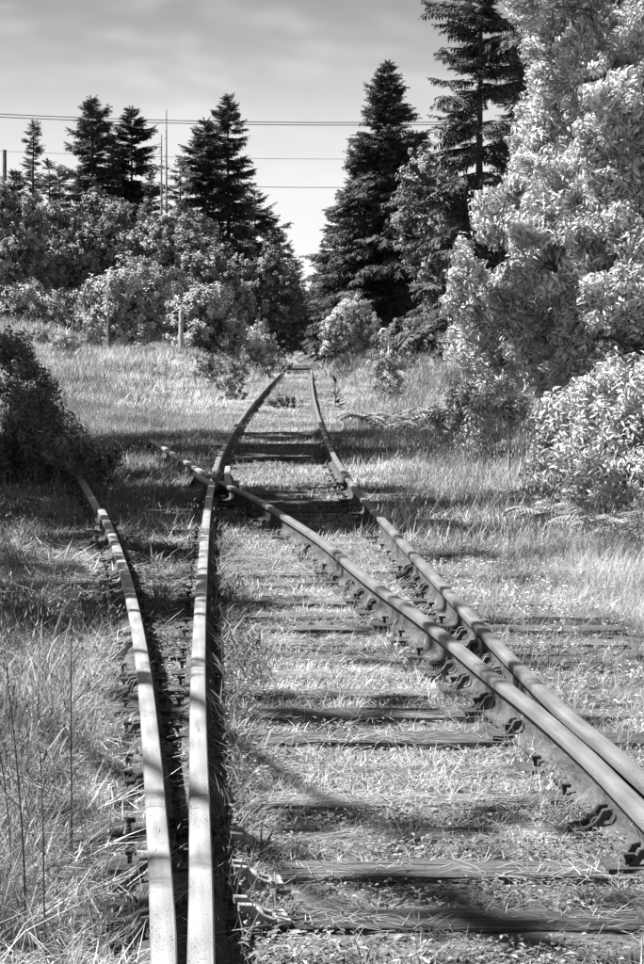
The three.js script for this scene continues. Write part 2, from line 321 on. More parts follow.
// ---------------------------------------------------------------- grass, litter and weeds of the ground (nobody could count them)
{
  reseed(9);
  const dry = [0, 1, 2, 3].map(() => tuft({ n: 20, r: .07, h: [.04, .12], w: [.0022, .004], lean: [.2, 1.3], curl: [.2, 1.2], tints: [.5, 1.2], segs: 2 }));
  const straw = [0, 1, 2].map(() => tuft({ n: 13, r: .10, h: [.06, .17], w: [.002, .0038], lean: [1.2, 1.6], curl: [-.3, .35], tints: [.5, 1.25], segs: 2 }));
  const tall = [0, 1, 2, 3].map(() => tuft({ n: 11, r: .09, h: [.16, .42], w: [.0024, .005], lean: [.1, .9], curl: [.2, 1.5], tints: [.4, 1.25], seeds: .05 }));
  const seedy = [0, 1].map(() => tuft({ n: 6, r: .09, h: [.2, .4], w: [.002, .004], lean: [.05, .5], curl: [.1, 1], tints: [.6, 1.2], seeds: .4 }));
  const lush = [0, 1].map(() => tuft({ n: 10, r: .06, h: [.07, .2], w: [.004, .009], lean: [.2, .9], curl: [.4, 1.6], tints: [.5, 1.15] }));
  const weed = [0, 1].map(() => { const f = new Faces(); for (let i = 0; i < 20; i++) { const a = rnd() * 6.28, q = .06 * rnd(), b = V(q * Math.cos(a), rr(0, .06), q * Math.sin(a)), L = rr(.010, .032), w = L * .42, o = V(Math.cos(a), rr(-.1, .6), Math.sin(a)).normalize(), s = V(-Math.sin(a), rr(-.3, .3), Math.cos(a)); const m = b.clone().addScaledVector(o, L * .55), e = b.clone().addScaledVector(o, L); e.y -= L * .2; f.quad(b, m.clone().addScaledVector(s, w / 2), e, m.clone().addScaledVector(s, -w / 2), rr(.6, 1.2)); } return f.geo(); });
  const lowP = [0, 1, 2].map(() => tuft({ n: 130, r: .28, square: true, h: [.04, .13], w: [.005, .010], lean: [.2, 1.3], curl: [.1, 1.2], tints: [.45, 1.25], segs: 2 }));
  const midP = [0, 1, 2, 3].map(() => tuft({ n: 130, r: .28, square: true, h: [.08, .26], w: [.004, .008], lean: [.1, 1.35], curl: [.2, 1.2], tints: [.45, 1.25], segs: 2, seeds: .06 }));
  const farP = [0, 1, 2].map(() => tuft({ n: 210, r: .6, square: true, h: [.1, .42], w: [.008, .018], lean: [.1, 1.25], curl: [.2, 1.2], tints: [.45, 1.25], segs: 2 }));
  const fieldP = [0, 1, 2].map(() => tuft({ n: 220, r: 1.2, square: true, h: [.2, .65], w: [.018, .035], lean: [.1, .9], curl: [.1, 1], tints: [.5, 1.25], segs: 2 }));
  const names = new Map(), say = (a, ...t) => a.forEach((g) => names.set(g, t));
  say(dry, 'dry_grass', 'short dry bleached grass growing between the near ties', 'grass'); say(straw, 'straw_litter', 'dry straw lying flat over the track bed', 'straw'); say(tall, 'tall_grass', 'long wiry grass standing beside the near rails', 'grass');
  say(seedy, 'seeding_grass', 'long grass with pale seed heads beside the switch rail', 'grass'); say(lush, 'broad_grass', 'broad bladed grass clumps along the near rails', 'grass'); say(weed, 'low_weeds', 'low dark broadleaf weeds along the foot of the rails', 'weeds');
  say(lowP, 'cropped_grass', 'low grass over the track bed around the crossing', 'grass'); say(midP, 'verge_grass', 'shin high grass of the verges around the crossing', 'grass'); say(farP, 'meadow_grass', 'knee high meadow grass on both sides of the far rails', 'grass'); say(fieldP, 'field_grass', 'bright sunlit field grass in front of the trees', 'grass');
  const bakeLists = new Map(), lists = new Map();
  const put = (g, m, v) => { const k = names.get(g)[0]; if (!bakeLists.has(k)) bakeLists.set(k, []); bakeLists.get(k).push([g, m, v]); };
  const add = (g, m, v) => { if (!lists.has(g)) lists.set(g, []); lists.get(g).push([m, v]); };
  const pick = (a) => a[Math.floor(rnd() * a.length)];
  const onRail = (x, z, m) => [xA, xB, xC, xD].some((fx, i) => (i === 0 ? z > -26 && z < -3 : i === 2 ? z > -32 && z < -3 : true) && Math.abs(fx(z) - x) < m);
  // ---- near ground, row after row, every blade where it stands
  for (let z = -3.8; z > -17; z -= .05) {
    const d = -z, half = d * .153 + .9;
    const cnt = (d < 9 ? 560 : 420) * .05 * half * 2;
    for (let k = 0; k < cnt; k++) {
      const x = rr(-half, half), zz = z - .05 * rnd();
      if (onRail(x, zz, .045)) continue;
      const y = height(x, zz), a = xA(Math.min(zz, -3.4)), b = xB(zz), c = xC(zz), dd = xD(zz), yaw = rnd() * 6.28;
      const patch = N(x * .9 + 7, 3, zz * .55), fine = N(x * 4, 8, zz * 4), clump = N(x * 2.2 + 30, 6, zz * 2.2);
      const [tie, q] = tieNear(zz), onTie = q < tie.w * .5 + .01 && x > tie.x0 && x < tie.x1, mid = 1 + .02 * Math.max(0, d - 8);
      if (x < a - .05) {                                                   // long grass beside the left rails, lower tone and dark clumps standing in for shade
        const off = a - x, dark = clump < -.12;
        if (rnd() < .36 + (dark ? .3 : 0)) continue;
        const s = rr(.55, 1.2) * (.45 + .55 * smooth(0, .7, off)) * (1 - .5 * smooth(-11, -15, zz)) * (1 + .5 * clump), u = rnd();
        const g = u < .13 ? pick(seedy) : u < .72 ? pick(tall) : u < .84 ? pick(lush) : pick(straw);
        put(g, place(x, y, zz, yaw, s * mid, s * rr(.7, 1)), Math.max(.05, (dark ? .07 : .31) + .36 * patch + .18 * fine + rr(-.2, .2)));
        if (rnd() < .35) put(pick(straw), place(x + rr(-.1, .1), y + rr(.01, .06), zz, yaw, rr(.8, 1.7) * mid, 1, rr(-.35, .35)), rr(.3, .8));
      } else if (x < b && x > a) {                                         // between the two left rails
        if (b - a < .17 || rnd() < .3) continue;
        const g = rnd() < .4 ? pick(weed) : rnd() < .6 ? pick(dry) : rnd() < .5 ? pick(straw) : pick(lush);
        put(g, place(x, y, zz, yaw, rr(.7, 1.3) * mid, rr(.5, 1) * mid), rr(.10, .28) + .2 * Math.max(0, patch));
      } else if (x < dd) {
        const strip = x - b, bare = tie.bare;                              // dark weeds hug the rail's foot
        if (strip < .22 + .16 * patch + .1 * fine) { if (rnd() < .9) { const u = rnd(), g = u < .4 ? pick(weed) : u < .62 ? pick(lush) : u < .86 ? pick(dry) : pick(tall), t = tall.includes(g) ? .45 : 1; put(g, place(x, y, zz, yaw, rr(.7, 1.4) * mid * t, rr(.6, 1.35) * mid * t), rr(.06, .24) + (rnd() < .15 ? .25 : 0)); } continue; }
        if (onTie) { if (rnd() > (.8 - .62 * bare) * (1 + patch)) continue; put(rnd() < .75 ? pick(straw) : pick(dry), place(x, tie.top + .008, zz, yaw, rr(.6, 1) * mid, rr(.4, 1) * (1 - .5 * bare)), rr(.3, .62)); continue; }
        const before = zz - tie.z > 0 && zz - tie.z < .32 ? bare : 0;      // the crib just before an exposed tie keeps low
        if (rnd() < .05 + 1.1 * Math.max(0, -patch - .12) + .3 * before) continue;
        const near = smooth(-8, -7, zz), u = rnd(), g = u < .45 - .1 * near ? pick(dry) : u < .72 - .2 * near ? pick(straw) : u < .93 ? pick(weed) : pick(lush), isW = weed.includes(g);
        const v = Math.max(.08, isW ? rr(.08, .3) : (.60 + .42 * patch + .24 * fine + rr(-.18, .2)) * (1 - .42 * near)), s = rr(.6, 1.15) * mid * (lush.includes(g) ? .6 : 1);  // nearest grass coloured darker to stand in for the foreground shade
        const foot = smooth(.2, .06, Math.abs(x - c));
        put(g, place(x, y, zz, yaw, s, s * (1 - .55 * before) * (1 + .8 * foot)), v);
        if (foot > .1 && rnd() < .25) put(pick(tall), place(x, y, zz, yaw, rr(.3, .5) * mid, rr(.2, .42)), v);
      } else {                                                            // right of the rails
        const off = x - dd;
        if (rnd() < .12 + 1.5 * Math.max(0, -patch - .05) || (onTie && rnd() < .5)) continue;
        const wild = smooth(.5, 1.6, off), v = Math.max(.1, .5 + .36 * patch + .2 * fine + rr(-.16, .18));
        if (rnd() < .2 + .5 * wild) { const s = rr(.4, .75) * (.5 + .5 * wild); put(pick(tall), place(x, y, zz, yaw, s * mid, s), v * .95); }
        else put(rnd() < .6 ? pick(dry) : rnd() < .7 ? pick(straw) : pick(weed), place(x, y, zz, yaw, rr(.8, 1.3) * mid), v * rr(.55, 1));
      }
    }
  }
  // ---- the middle ground, patch by patch
  for (let z = -17; z > -47; z -= .27) for (let half = -z * .153 + 1.6, x = -half; x < half; x += .27) {
    const X = x + rr(-.13, .13), Z = z + rr(-.13, .13), d = -Z, a = xA(Z), b = xB(Z), dd = xD(Z), y = height(X, Z);
    const patch = N(X * .6 + 7, 3, Z * .4), fine = N(X * 2.5, 8, Z * 2.5), offR = X - dd, offL = Math.min(b, d < 25 ? a : 9) - X, s = rr(.85, 1.2);
    const dk = rnd() < .2 ? .3 : 1;
    if (X > b - .1 && X < dd) { const [tie, q] = tieNear(Z); if (rnd() > .8 + patch || (rnd() < tie.bare && Z - tie.z > -.16 && Z - tie.z < .3)) continue; add(pick(lowP), place(X, y, Z, rnd() * 6.28, s, s * rr(.5, 1)), dk * Math.max(.12, .46 + .35 * patch + .2 * fine + rr(-.1, .1))); }
    else if (offL > -2.5 && X < b && d < 30 && offL < .3) { add(rnd() < .7 ? pick(lowP) : pick(midP), place(X, y, Z, rnd() * 6.28, s, s * rr(.5, .9)), dk * Math.max(.1, .36 + .35 * patch + .2 * fine + rr(-.1, .1))); }
    else if (offR >= 0) { const w = smooth(.3, 1.6, offR); add(rnd() < .2 + .6 * w ? pick(midP) : pick(lowP), place(X, y, Z, rnd() * 6.28, s, s * rr(.45, 1) * (1 + .45 * w + .5 * fine)), dk * Math.max(.1, .44 + .6 * patch + .3 * fine + rr(-.12, .12))); }
    else { const w = smooth(0, 2.5, offL); add(pick(midP), place(X, y, Z, rnd() * 6.28, s, s * rr(.5, .9) * (.8 + w * (.3 + .4 * smooth(26, 40, d)))), dk * Math.max(.08, .36 + .4 * patch + .3 * fine + rr(-.12, .12))); }
  }
  // ---- the open field beyond
  for (let z = -47, st = .6; z > -270; st = z > -90 ? .6 : 1.2, z -= st) for (let half = -z * .165 + 3, x = -half; x < half; x += st) {
    const X = x + rr(-.3, .3) * st, Z = z + rr(-.3, .3) * st, d = -Z, b = xB(Z), dd = xD(Z), inT = X > b - .9 && X < dd + .9, patch = N(X * .25 + 3, 1, Z * .1), fine = N(X * 1.1, 5, Z * .6), offR = X - dd;
    const v = (rnd() < .24 ? .3 : 1) * Math.max(.1, .56 + .4 * patch + .3 * fine + rr(-.14, .14) - .18 * smooth(.5, 3, offR));
    if (inT) { if (d < 120 && !onRail(X, Z, .3)) add(pick(farP), place(X, height(X, Z), Z, rnd() * 6.28, .5, rr(.2, .35) + .3 * smooth(56, 80, d)), v); continue; }
    const low = 1 - .6 * smooth(2.5, 0, Math.max(b - X, offR)), s = st * rr(.8, 1.2) / .6;
    if (d < 90) add(pick(farP), place(X, height(X, Z) - .02, Z, rnd() * 6.28, s, rr(.45, 1.1) * low * (rnd() < .08 ? 1.6 : 1)), v);
    else add(pick(fieldP), place(X, height(X, Z) - .02, Z, rnd() * 6.28, s * .5, rr(.7, 1.1) * low), v);
  }
  for (const [k, list] of bakeLists) { const t = names.get(list[0][0]); tag(baked(k, list, bladeMat), t[1], t[2]); }
  for (const [g, list] of lists) { const [n, l, c] = names.get(g); tag(copies(n, g, bladeMat, list), l, c); }
  // loose stones of the old ballast
  const stone = (s) => { const g = new THREE.IcosahedronGeometry(1, 1), p = g.attributes.position; for (let i = 0; i < p.count; i++) { const v = V(p.getX(i), p.getY(i), p.getZ(i)), k = 1 + .35 * N(v.x * 1.3 + s, v.y * 1.3, v.z * 1.3); p.setXYZ(i, v.x * k, v.y * k * .65, v.z * k); } g.computeVertexNormals(); return g; };
  const st = [stone(1), stone(7)], sl = [[], []];
  for (let i = 0; i < 5000; i++) { const z = -rr(3.5, 26), x = rr(xA(Math.min(z, -3.4)) - .3, xD(z) + .9); const [t, q] = tieNear(z); if (q < t.w * .5 && rnd() < .85) continue; sl[i & 1].push([place(x, height(x, z) + .006, z, rnd() * 6, rr(.006, .02)), rr(.10, .28)]); }
  sl.forEach((l, i) => tag(copies('ballast_gravel', st[i], mat(1, .95), l), 'grey ballast stones scattered among the ties', 'gravel'));
}

// ---------------------------------------------------------------- foliage pieces
function leafTo(f, base, dir, up, L, W, droop, v, lobed) {        // one leaf, folded along its rib
  const s = dir.clone().cross(up).normalize(), n = s.clone().cross(dir).normalize();
  const pt = (t, w, d) => base.clone().addScaledVector(dir, t * L).addScaledVector(s, w * W).addScaledVector(n, d * L).add(V(0, -droop * t * t * L, 0));
  const rib = [pt(0, 0, 0), pt(.5, 0, 0), pt(1, 0, 0)];
  const outline = lobed ? [[.06, .1, .02], [.12, .42, .05], [.3, .3, .04], [.5, .52, .09], [.62, .26, .04], [.82, .24, .03]] : [[.18, .3, .05], [.45, .45, .08], [.75, .28, .05]];
  for (const k of [-1, 1]) {
    const o = outline.map(([t, w, d]) => pt(t, k * w, d));
    let prev = rib[0];
    for (const q of o) { f.tri(rib[1], prev, q, v); prev = q; }
    f.tri(rib[1], prev, rib[2], v);
  }
}
function sprig(n, { L, W, reach, lobed = false, droop = .4, tint = [.6, 1.2], fan = 1, hang = 0 }) {
  const f = new Faces(), tip = V(0, reach, 0);
  f.tri(V(-.006, 0, 0), V(.006, 0, 0), tip, .35); f.tri(V(0, 0, -.006), V(0, 0, .006), tip, .35);
  for (let i = 0; i < n; i++) {
    const a = i * 2.4 + rr(-.4, .4), b = V(0, reach * (.25 + .75 * i / n), 0), d = V(Math.cos(a) * fan, rr(-.25, .55) - hang * rr(.4, 1.6), Math.sin(a) * fan).normalize();
    const l = L * rr(.7, 1.2);
    leafTo(f, b.clone().addScaledVector(d, .02), d, V(rr(-.4, .4), 1, rr(-.4, .4)), l, W * l / L, droop * rr(.3, 1.4), rr(...tint), lobed);
  }
  return f.geo();
}
reseed(400);
const SPRIG = {
  maple: [0, 1, 2].map(() => sprig(17, { L: .06, W: .027, reach: .2, droop: .7, tint: [.5, 1.25], hang: .6 })),
  shrub: [0, 1].map(() => sprig(16, { L: .075, W: .03, reach: .26, droop: .6, hang: .3 })),
  alder: [0, 1].map(() => sprig(22, { L: .17, W: .11, reach: .55, droop: .3, tint: [.4, 1.35] })),
  bush: [0, 1].map(() => sprig(18, { L: .17, W: .09, reach: .5, droop: .2, tint: [.5, 1.3] })),
  shade: [0, 1].map(() => sprig(14, { L: .24, W: .2, reach: .5, lobed: true, droop: .4 })),
};
function orient(p, dir, s, spin = rnd() * 6.283) {
  const q = new THREE.Quaternion().setFromUnitVectors(V(0, 1, 0), dir.clone().normalize()).multiply(new THREE.Quaternion().setFromAxisAngle(V(0, 1, 0), spin));
  return new THREE.Matrix4().compose(p, q, V(s, s, s));
}
const barkTex = texture(256, (u, v) => .6 + .4 * tileN(u, v, 24, 5, 1) + .3 * tileN(u, v, 60, 14, 2));
const bark = mat(.12, 1, { map: barkTex, bumpMap: barkTex, bumpScale: .01 });
const paleBark = mat(.30, 1, { map: barkTex, bumpMap: barkTex, bumpScale: .01 });
function limb(pts, r0, r1, seg = 6) {         // a tapered tube through the points
  const c = new THREE.CatmullRomCurve3(pts), n = Math.max(4, pts.length * 3), g = new THREE.TubeGeometry(c, n, 1, seg, false), p = g.attributes.position, S = seg + 1;
  for (let i = 0; i <= n; i++) { const o = c.getPointAt(i / n), r = lerp(r0, r1, i / n); for (let j = 0; j < S; j++) { const k = i * S + j; p.setXYZ(k, o.x + (p.getX(k) - o.x) * r, o.y + (p.getY(k) - o.y) * r, o.z + (p.getZ(k) - o.z) * r); } }
  g.computeVertexNormals(); return g;
}
// a broadleaf tree or bush: limbs from its base to clumps of leaves; clumps are [x, y, z, rx, ry, rz] in the world
function broadleaf({ name, label, category = 'tree', group, base, clumps, kind, per, size = [.8, 1.2], tone, trunk = .12, stems = 1, barkM = bark, seedNo, fine = 1, singles = 0, singleMat }) {
  reseed(seedNo);
  const by = height(base[0], base[1]), g = thing(name, label, category, [base[0], by - .03, base[1]], group), O = g.position;
  const list = SPRIG[kind].map(() => []), fork = V(0, Math.max(.15, (Math.min(...clumps.map((c) => c[1])) - by) * .55), 0), near = [];
  if (stems === 1) part('trunk', limb([V(0, -.1, 0), V(rr(-.05, .05), fork.y * .5, rr(-.05, .05)), fork], trunk, trunk * .75, 8), barkM, g);
  clumps.forEach((c, ci) => {
    const C = V(c[0] - O.x, c[1] - O.y, c[2] - O.z), R = V(c[3], c[4], c[5] ?? c[3]);
    const from = stems === 1 ? fork : V(rr(-.2, .2), 0, rr(-.2, .2)), mid = from.clone().lerp(C, .5).add(V(rr(-.15, .15), rr(.02, .2) * C.y, rr(-.15, .15)));
    part('branch', limb([from, mid, C], trunk * .5, trunk * .12, 5), barkM, g);
    const flat = (c[5] ?? 9) < .5, subs = Math.round((flat ? .75 : 1) * (kind === 'maple' ? 17 : 13));
    for (let k = 0; k < subs; k++) {
      const u = V(rr(-1, 1), rr(-.75, 1), rr(-1, 1)); if (u.lengthSq() > 1.1 || u.lengthSq() < .16) { k -= .7; continue; }
      const len = u.length(), dir = u.clone().normalize(), q = (len < .7 ? .7 + .3 * rnd() : len) * rr(.85, 1.22), P = C.clone().add(V(dir.x * R.x * q, dir.y * R.y * q, dir.z * R.z * q)), sr = rr(...(kind === 'maple' ? [.14, .30] : [.26, .46])) * Math.min(R.x, R.y, R.z);
      if (k % 3 < 1) part('twig', limb([C, C.clone().lerp(P, .55).add(V(0, .06, 0)), P], trunk * .1, trunk * .03, 3), barkM, g);
      const cnt = Math.max(6, per * sr * sr * fine), tn = rr(-.12, .12);
      for (let m = 0; m < cnt; m++) {
        const w = V(rr(-1, 1), rr(-1, 1), rr(-1, 1)); if (w.lengthSq() > 1) continue;
        const pos = flat ? C.clone().add(V(w.x * R.x, w.y * R.y, w.z * R.z)) : P.clone().addScaledVector(w, sr); if (pos.y < .05) continue;
        const out = dir.clone().multiplyScalar(.5).addScaledVector(w, .7).add(V(rr(-.3, .3), .25, rr(-.3, .3)));
        const i = Math.floor(rnd() * list.length), mx = orient(pos, out, rr(...size)), v = Math.max(.02, rr(...tone) * (1 + tn));
        list[i].push([mx, v]);
        if (singles) near.push([pos, out, v]);
      }
    }
  });
  list.forEach((l, i) => l.length && copies('foliage', SPRIG[kind][i], kind === 'maple' || kind === 'shrub' ? thinLeaf : leafMat, l, g));
  if (singles) {                // the leaves that show largest, each on its own
    near.sort((a, b) => a[0].clone().add(O).distanceTo(camera.position) - b[0].clone().add(O).distanceTo(camera.position));
    const geos = [0, 1, 2, 3].map(() => { const f = new Faces(); leafTo(f, V(0, 0, 0), V(0, 1, 0), V(rr(-.4, .4), 0, 1), .1, .046, .3, rr(.9, 1.1), false); return f.geo(); });
    const mats = [.85, 1, 1.15].map((k) => mat((tone[0] + tone[1]) / 2 * k, .6));
    for (let i = 0; i < singles && i * 3 < near.length; i++) { const [pos, out] = near[i * 3]; const lf = part('leaf', geos[i % 4], mats[i % 3], g); lf.matrix.copy(orient(pos, V(out.x, rr(-.6, .2), out.z + .3), rr(.85, 1.2))); lf.matrix.decompose(lf.position, lf.quaternion, lf.scale); }
  }
  return g;
}
const spray = (dense, drop) => {              // a flat conifer spray of needle-covered twigs
  const f = new Faces();
  for (let i = 0; i < dense; i++) for (const s of [-1, 1]) {
    const t = .06 + .9 * i / dense, L = (.5 - .32 * t) * rr(.7, 1.2), b = V(0, t, -.12 * t * t * drop), d = V(s * .8, .55 + rr(-.15, .2), -rr(.1, .45) * drop).normalize();
    const sd = V(-d.y, d.x, rr(-.6, .6)).normalize(), w = .045, m = b.clone().addScaledVector(d, L * .5), e = b.clone().addScaledVector(d, L).add(V(0, 0, -.1 * drop * L)), v = rr(.6, 1.3);
    f.quad(b, m.clone().addScaledVector(sd, w), e, m.clone().addScaledVector(sd, -w), v);
    if (rnd() < .6) { const e2 = m.clone().add(V(s * .12, .05, -.16 * drop)); f.tri(m.clone().addScaledVector(sd, w), m.clone().addScaledVector(sd, -w), e2, v); }
  }
  f.quad(V(-.03, 0, 0), V(.03, 0, 0), V(.015, 1.08, -.14 * drop), V(-.015, 1.08, -.14 * drop), .7);
  return f.geo();
};
reseed(600);
const SPRAY = [spray(9, 1), spray(9, 1.5), spray(7, .8)];
function conifer({ name = 'fir_tree', label, group, x, z, H, R, tone = [.06, .11], ragged = .25, start = .06, power = .8, step = .5, seedNo, dens = 1, bend = 0, lump = .5 }) {
  reseed(seedNo);
  const y0 = height(x, z), g = thing(name, label, 'tree', [x, y0 - .05, z], group), lists = SPRAY.map(() => []), br = [];
  const axis = (h) => V(bend * (h / H) ** 2 + .12 * N(h * .2, seedNo), h, .12 * N(h * .2, seedNo + 9));
  part('trunk', limb([0, .25, .5, .75, 1].map((t) => axis(t * H)), .012 * H + .05, .015, 7), bark, g);
  for (let h = H * start; h < H * .995; h += step * .45 * rr(.5, 1.4) * lerp(1, .5, h / H)) {
    const t = h / H, n = Math.max(1, Math.round(rr(1.2, 3.2) * dens)), ph = rnd() * 6.283;
    for (let k = 0; k < n; k++) {
      if (rnd() < ragged * .6) continue;
      const az = ph + k * 6.283 / n + rr(-.6, .6), env = R * Math.min(Math.pow(1 - t, power), (1 - t) * 4.2 + .02) * (t < .12 ? .75 + 2 * t : 1) * (1 + lump * N(h * .4, Math.cos(az) * 1.3 + seedNo, Math.sin(az) * 1.3));
      const L = Math.max(.16, env * rr(1 - ragged * 1.4, 1.12)), o = V(Math.cos(az), 0, Math.sin(az)), rise = lerp(-.15, .75, t * t) + rr(-.28, .24), B = axis(h);
      const P = (s) => B.clone().addScaledVector(o, L * s).add(V(0, L * (rise * s - .30 * s * s * (1 - .5 * t)) + .10 * L * s ** 4, 0));
      if (L > .5) br.push(limb([P(0), P(.5), P(.95)], .012 + .012 * L, .006, 3));
      const dS = Math.max(.16, Math.min(.42, L * .2)) / dens;
      for (let s = .16 * Math.min(1, L); s < L; s += dS) {
        const q = s / L, p = P(q), tn = P(Math.min(1, q + .06)).sub(P(q - .04)).normalize(), sc = Math.min(1.5, .42 + .36 * L) * rr(.6, 1.15) * lerp(1, .7, q);
        for (const sd of q > .9 ? [0] : [-1, 1, rnd() < .4 ? 0 : 9]) {
          if (sd === 9) continue;
          const side = V(-o.z, 0, o.x).multiplyScalar(sd * rr(.5, 1.0)), dir = tn.clone().add(side).add(V(0, rr(-.5, .3), 0)).normalize();
          // the flat side of the spray faces up
          const zA = V(rr(-.5, .5), 1, rr(-.5, .5)); zA.addScaledVector(dir, -dir.dot(zA)).normalize(); const xA2 = dir.clone().cross(zA).normalize(), m = new THREE.Matrix4().makeBasis(xA2.multiplyScalar(sc), dir.multiplyScalar(sc), zA.multiplyScalar(sc)).setPosition(p);
          lists[Math.floor(rnd() * 3)].push([m, Math.max(.015, rr(...tone))]);
        }
      }
    }
  }
  const tp = axis(H); lists[0].push([orient(tp.clone().add(V(0, -.5, 0)), V(0, 1, 0), .7), tone[0]], [orient(tp.clone().add(V(0, -.5, 0)), V(0, 1, 0), .7, 1.6), tone[1]]);
  if (br.length) part('branches', mergeGeometries(br), bark, g, 'stuff');
  lists.forEach((l, i) => l.length && copies('needles', SPRAY[i], needleMat, l, g));
  return g;
}
const px2m = (d) => d / F;

// ---------------------------------------------------------------- conifers
const topH = (px, py, d) => { const p = at(px, py, d); return [p.x, -d, p.y - height(p.x, -d)]; };
function fir(px, py, d, rpx, label, opt = {}) { const [x, z, H] = topH(px, py, d); return conifer({ label, x, z, H, R: rpx * px2m(d), step: Math.max(.34, .0042 * d), seedNo: Math.round(px * 7 + py * 13 + d), ...opt }); }
fir(92, 97, 140, 40, 'tall ragged fir with a flat bushy top on the left wood', { ragged: .4, power: .3, start: .25, dens: 1.3 });
fir(131, 107, 142, 34, 'dark dense fir with rounded top next to the bare snags', { ragged: .22, power: .28, start: .25, tone: [.03, .055], dens: 1.4 });
fir(228, 96, 132, 38, 'tallest fir of the left wood with short tiered branches', { ragged: .4, power: .36, start: .12, dens: 1.3 });
fir(205, 119, 130, 36, 'dark fir leaning close against the tallest left fir', { ragged: .35, power: .34, start: .12, tone: [.04, .07], dens: 1.3 });
fir(33, 122, 128, 15, 'thin wispy spire of a fir rising above alders', { ragged: .5, power: .4, start: .3, dens: 1.2 });
fir(14, 172, 126, 30, 'short dark fir beside the broken trunk', { ragged: .45, power: .5, dens: 1.3 });
fir(60, 168, 134, 24, 'middling fir between the wispy spire and the ragged fir', { ragged: .5, power: .5, dens: 1.2 });
fir(-8, 185, 130, 34, 'dark fir at the edge of the left wood behind the broken trunk', { ragged: .4, power: .5, dens: 1.2 });
fir(255, 190, 150, 42, 'dark fir at the start of the left track side row', { ragged: .3, power: .5, dens: 1.2 });
fir(268, 212, 185, 40, 'fir with a stepped outline in the left track side row', { ragged: .3, power: .5, dens: 1.2 });
fir(112, 138, 139, 20, 'narrow fir squeezed between the ragged fir and the rounded fir', { ragged: .55, power: .5, dens: 1.2 });
fir(180, 158, 138, 26, 'ragged young fir beside the lowest bare snag', { ragged: .6, power: .45, dens: 1.2 });
fir(49, 160, 126, 18, 'slim young fir next to the thin wispy spire', { ragged: .6, power: .45, dens: 1.2 });
fir(151, 172, 134, 24, 'short ragged fir below the thin bare snag', { ragged: .55, power: .5, dens: 1.2 });
const rowL = 'narrow dark fir in the receding row left of the track', gL = 'firs receding left of the track';
for (const [px, py, d, r] of [[279, 230, 230, 36], [288, 246, 290, 28], [296, 266, 380, 22], [302, 284, 500, 14]]) fir(px, py, d, r, rowL, { group: gL, ragged: .25, power: .6 });
fir(387, 62, 118, 84, 'big broad fir with a pointed crown right of the track', { ragged: .3, power: .78, start: .03, tone: [.05, .10], dens: 1.6, lump: .3 });
fir(414, 132, 124, 56, 'shorter fir crowding behind the big pointed fir', { ragged: .35, power: .5, tone: [.05, .08], dens: 1.3 });
fir(364, 148, 138, 52, 'fir tucked against the left flank of the big pointed fir', { ragged: .3, power: .55, start: .03, dens: 1.3 });
fir(446, 172, 112, 46, 'dim fir between the big pointed fir and the tall layered fir', { ragged: .35, power: .6 });
fir(481, -60, 72, 92, 'tall layered fir with drooping open branches above the maple', { ragged: .62, power: .32, start: .1, tone: [.06, .12], step: .55, dens: 1.05 });
fir(525, 10, 80, 50, 'fir partly hidden behind the maple crown', { ragged: .4, power: .5, start: .1 });
const rowR = 'pale grey fir in the receding row right of the track', gR = 'firs receding right of the track';
for (const [px, py, d, r] of [[350, 182, 165, 52], [338, 210, 205, 42], [329, 234, 265, 30], [323, 250, 330, 22], [318, 270, 430, 15]]) fir(px, py, d, r, rowR, { group: gR, ragged: .25, tone: [.06, .10], power: .6, dens: 1.1 });
// the far wood that closes the cut, needles lightened in place of haze
for (const [px, py, d] of [[303, 289, 640], [307, 293, 700], [311, 291, 720], [315, 287, 660], [313, 297, 600]]) fir(px, py, d, 16, 'small haze-tinted fir closing the gap where the track vanishes', { group: 'firs closing the gap', tone: [.10, .16], dens: 1.5, step: 1.6, power: .5 });

// dead snags and a broken trunk among the left firs
function snag(px, py, d, label, limbs) {
  const [x, z, H] = topH(px, py, d); reseed(px * 3);
  const g = thing('dead_snag', label, 'dead tree', [x, height(x, z) - .05, z]);
  part('trunk', limb([V(0, 0, 0), V(.05, H * .5, 0), V(.1, H, .03)], .16, limbs ? .03 : .12, 6), limbs ? paleBark : bark, g);
  for (let i = 0; i < limbs; i++) { const h = H * rr(.55, .97), a = rnd() * 6.28, L = rr(.3, 1.1) * (1.2 - h / H + .2); part('branch', limb([V(.05, h, 0), V(.05 + Math.cos(a) * L * .6, h - .05, Math.sin(a) * L * .6), V(.05 + Math.cos(a) * L, h - .25 * L, Math.sin(a) * L)], .025, .008, 4), paleBark, g); }
}
snag(165, 109, 136, 'bare needle-thin snag standing highest between the firs', 12);
snag(160, 134, 133, 'shorter bare snag with stubby limbs beside the thin one', 16);
snag(185, 174, 131, 'lowest bare snag just above the alder leaves', 9);
snag(3, 149, 125, 'broken dark trunk without limbs beside the short dark fir', 0);

